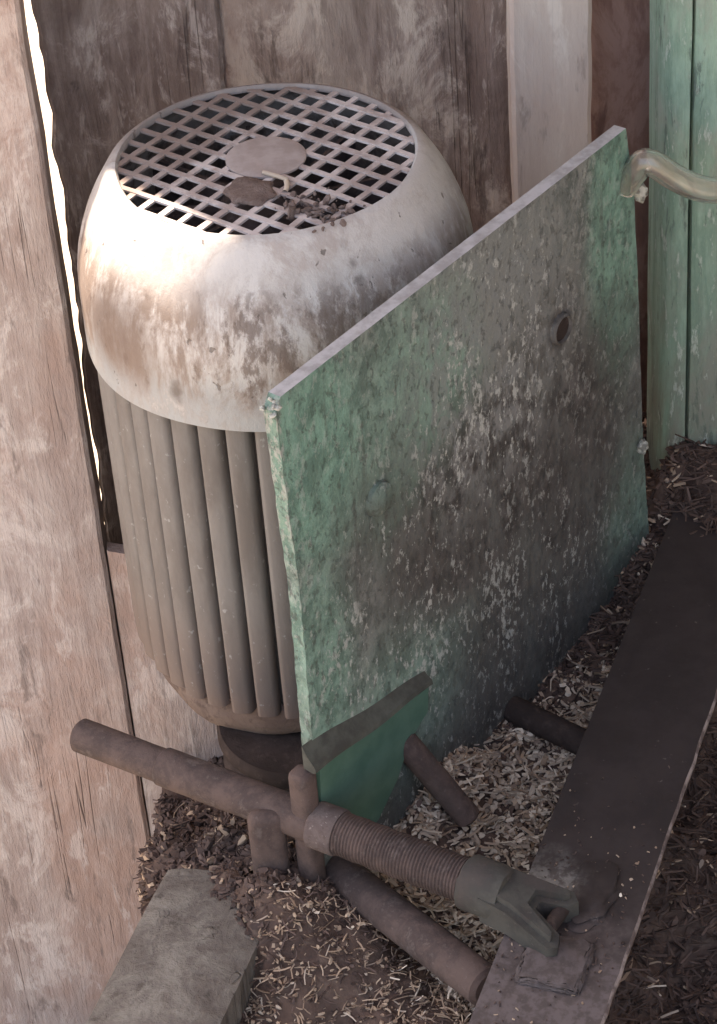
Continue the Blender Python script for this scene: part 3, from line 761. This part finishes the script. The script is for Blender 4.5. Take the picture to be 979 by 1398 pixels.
A = Litter(); B = Litter(); D = Litter()
for k in range(90000):
    x = rng.uniform(-.15, .48); y = rng.uniform(-.55, .24)
    zz = float(heap(x, y)); fr = front(x, y); ri = right(x, y)
    if x < -.135 or (x < -.10 and zz < .05): continue
    yaw = rng.uniform(0, 6.283)
    if ri > .0:                       # right of the rail: dark straw
        if rng.random() > .42: continue
        mat = 2 if rng.random() < .95 else (1 if rng.random() < .8 else 0)
        P = np.array([x, y, zz + rng.uniform(0, .006)])
        if rng.random() < .6: D.straw(P, rng.uniform(.01, .035), rng.uniform(.0006, .0013), yaw, rng.normal(.05, .35), rng.normal(0, .3), mat)
        else: D.chip(P, rng.uniform(.004, .012), rng.uniform(.002, .006), .0004, mat)
    elif fr > -.01:                   # between plate and rail: pale chips
        nearrod = (y + .235) + (x) * .85   # <0 towards the camera side of the rod
        lowd = np.clip((-.315 + .0 - y + x * .35) / .05, 0, 1) if x < .06 else 0
        dark_bar = x < .012 + (-.215 - y) * .72
        if dark_bar:                  # left of the brace bar: tan fibres
            if rng.random() > .8: continue
            t = rng.random(); far = np.clip((-y - .24) / .12, 0, 1)
            mat = (1 if t < .25 + .55 * far else 2) if t < .93 else 0
            P = np.array([x, y, zz + rng.uniform(0, .006)])
            (B.straw(P, rng.uniform(.004, .016), rng.uniform(.0004, .0008), yaw, rng.normal(.1, .4), rng.normal(0, .6), mat) if rng.random() < .6 else B.chip(P, rng.uniform(.0015, .006), rng.uniform(.001, .003), rng.uniform(.0003, .001), mat))
        else:
            t = rng.random(); pz = np.clip((-.005 - y + .25 * (x - .2)) / .07, .06, 1); mat = 0 if t < .58 * pz else (1 if t < .80 * pz + .05 else 2)
            P = np.array([x, y, zz + rng.uniform(-.001, .006)])
            if rng.random() < .35: A.straw(P, rng.uniform(.008, .026), rng.uniform(.0007, .0016), yaw, rng.normal(.05, .3), rng.normal(0, 1.1), mat, 5)
            else: A.chip(P, rng.uniform(.002, .009) * (1.5 if rng.random() < .12 else 1), rng.uniform(.0015, .005), rng.uniform(.0004, .0016), mat)
    else:                             # behind the plate and under the motor: mostly dirt
        P = np.array([x, y, zz + rng.uniform(0, .005)])
        if rng.random() < .45: B.chip(P, rng.uniform(.003, .011), rng.uniform(.002, .007), rng.uniform(.0004, .002), 2 if rng.random() < .93 else 1)
        elif rng.random() < .35: B.straw(P, rng.uniform(.006, .018), rng.uniform(.0005, .0011), yaw, rng.normal(.05, .3), rng.normal(0, .4), 2 if rng.random() < .88 else 1)
for k in range(900):
    a = rng.uniform(2.6, 5.4); r_ = rng.uniform(.098, .116)
    p = (r_ * math.cos(a), r_ * math.sin(a), .2625 - max(0, r_ - .108) * 1.0 + rng.uniform(0, .002))
    B.chip(np.array(p), rng.uniform(.001, .005), rng.uniform(.001, .003), rng.uniform(.0003, .0012), 2 if rng.random() < .6 else 1)
RM = Matrix.Translation((.079, -.415, .20)) @ Matrix.Rotation(R(90) - ra, 4, 'Z')
for k in range(260):
    t = abs(rng.normal(.10, .06)); p = RM @ Vector((t, rng.uniform(-.073, -.002), .0512))
    A.chip(np.array(p), rng.uniform(.0008, .0035), rng.uniform(.0006, .002), .0003, 1 if rng.random() < .2 else 2)
for k in range(22):
    p = RM @ Vector((rng.normal(.135, .016), rng.normal(-.045, .012), .0518))
    A.chip(np.array(p), rng.uniform(.001, .006), rng.uniform(.0008, .004), .0004, 0 if rng.random() < .3 else 1)
A.build('wood_chips', MT, 'pale loose chips between the green plate and the dark rail')
B.build('straw_fibres', MT, 'tan fibrous straw left of the slanting brace bar')
D.build('dark_straw', MT, 'dark straw right of the steel rail')
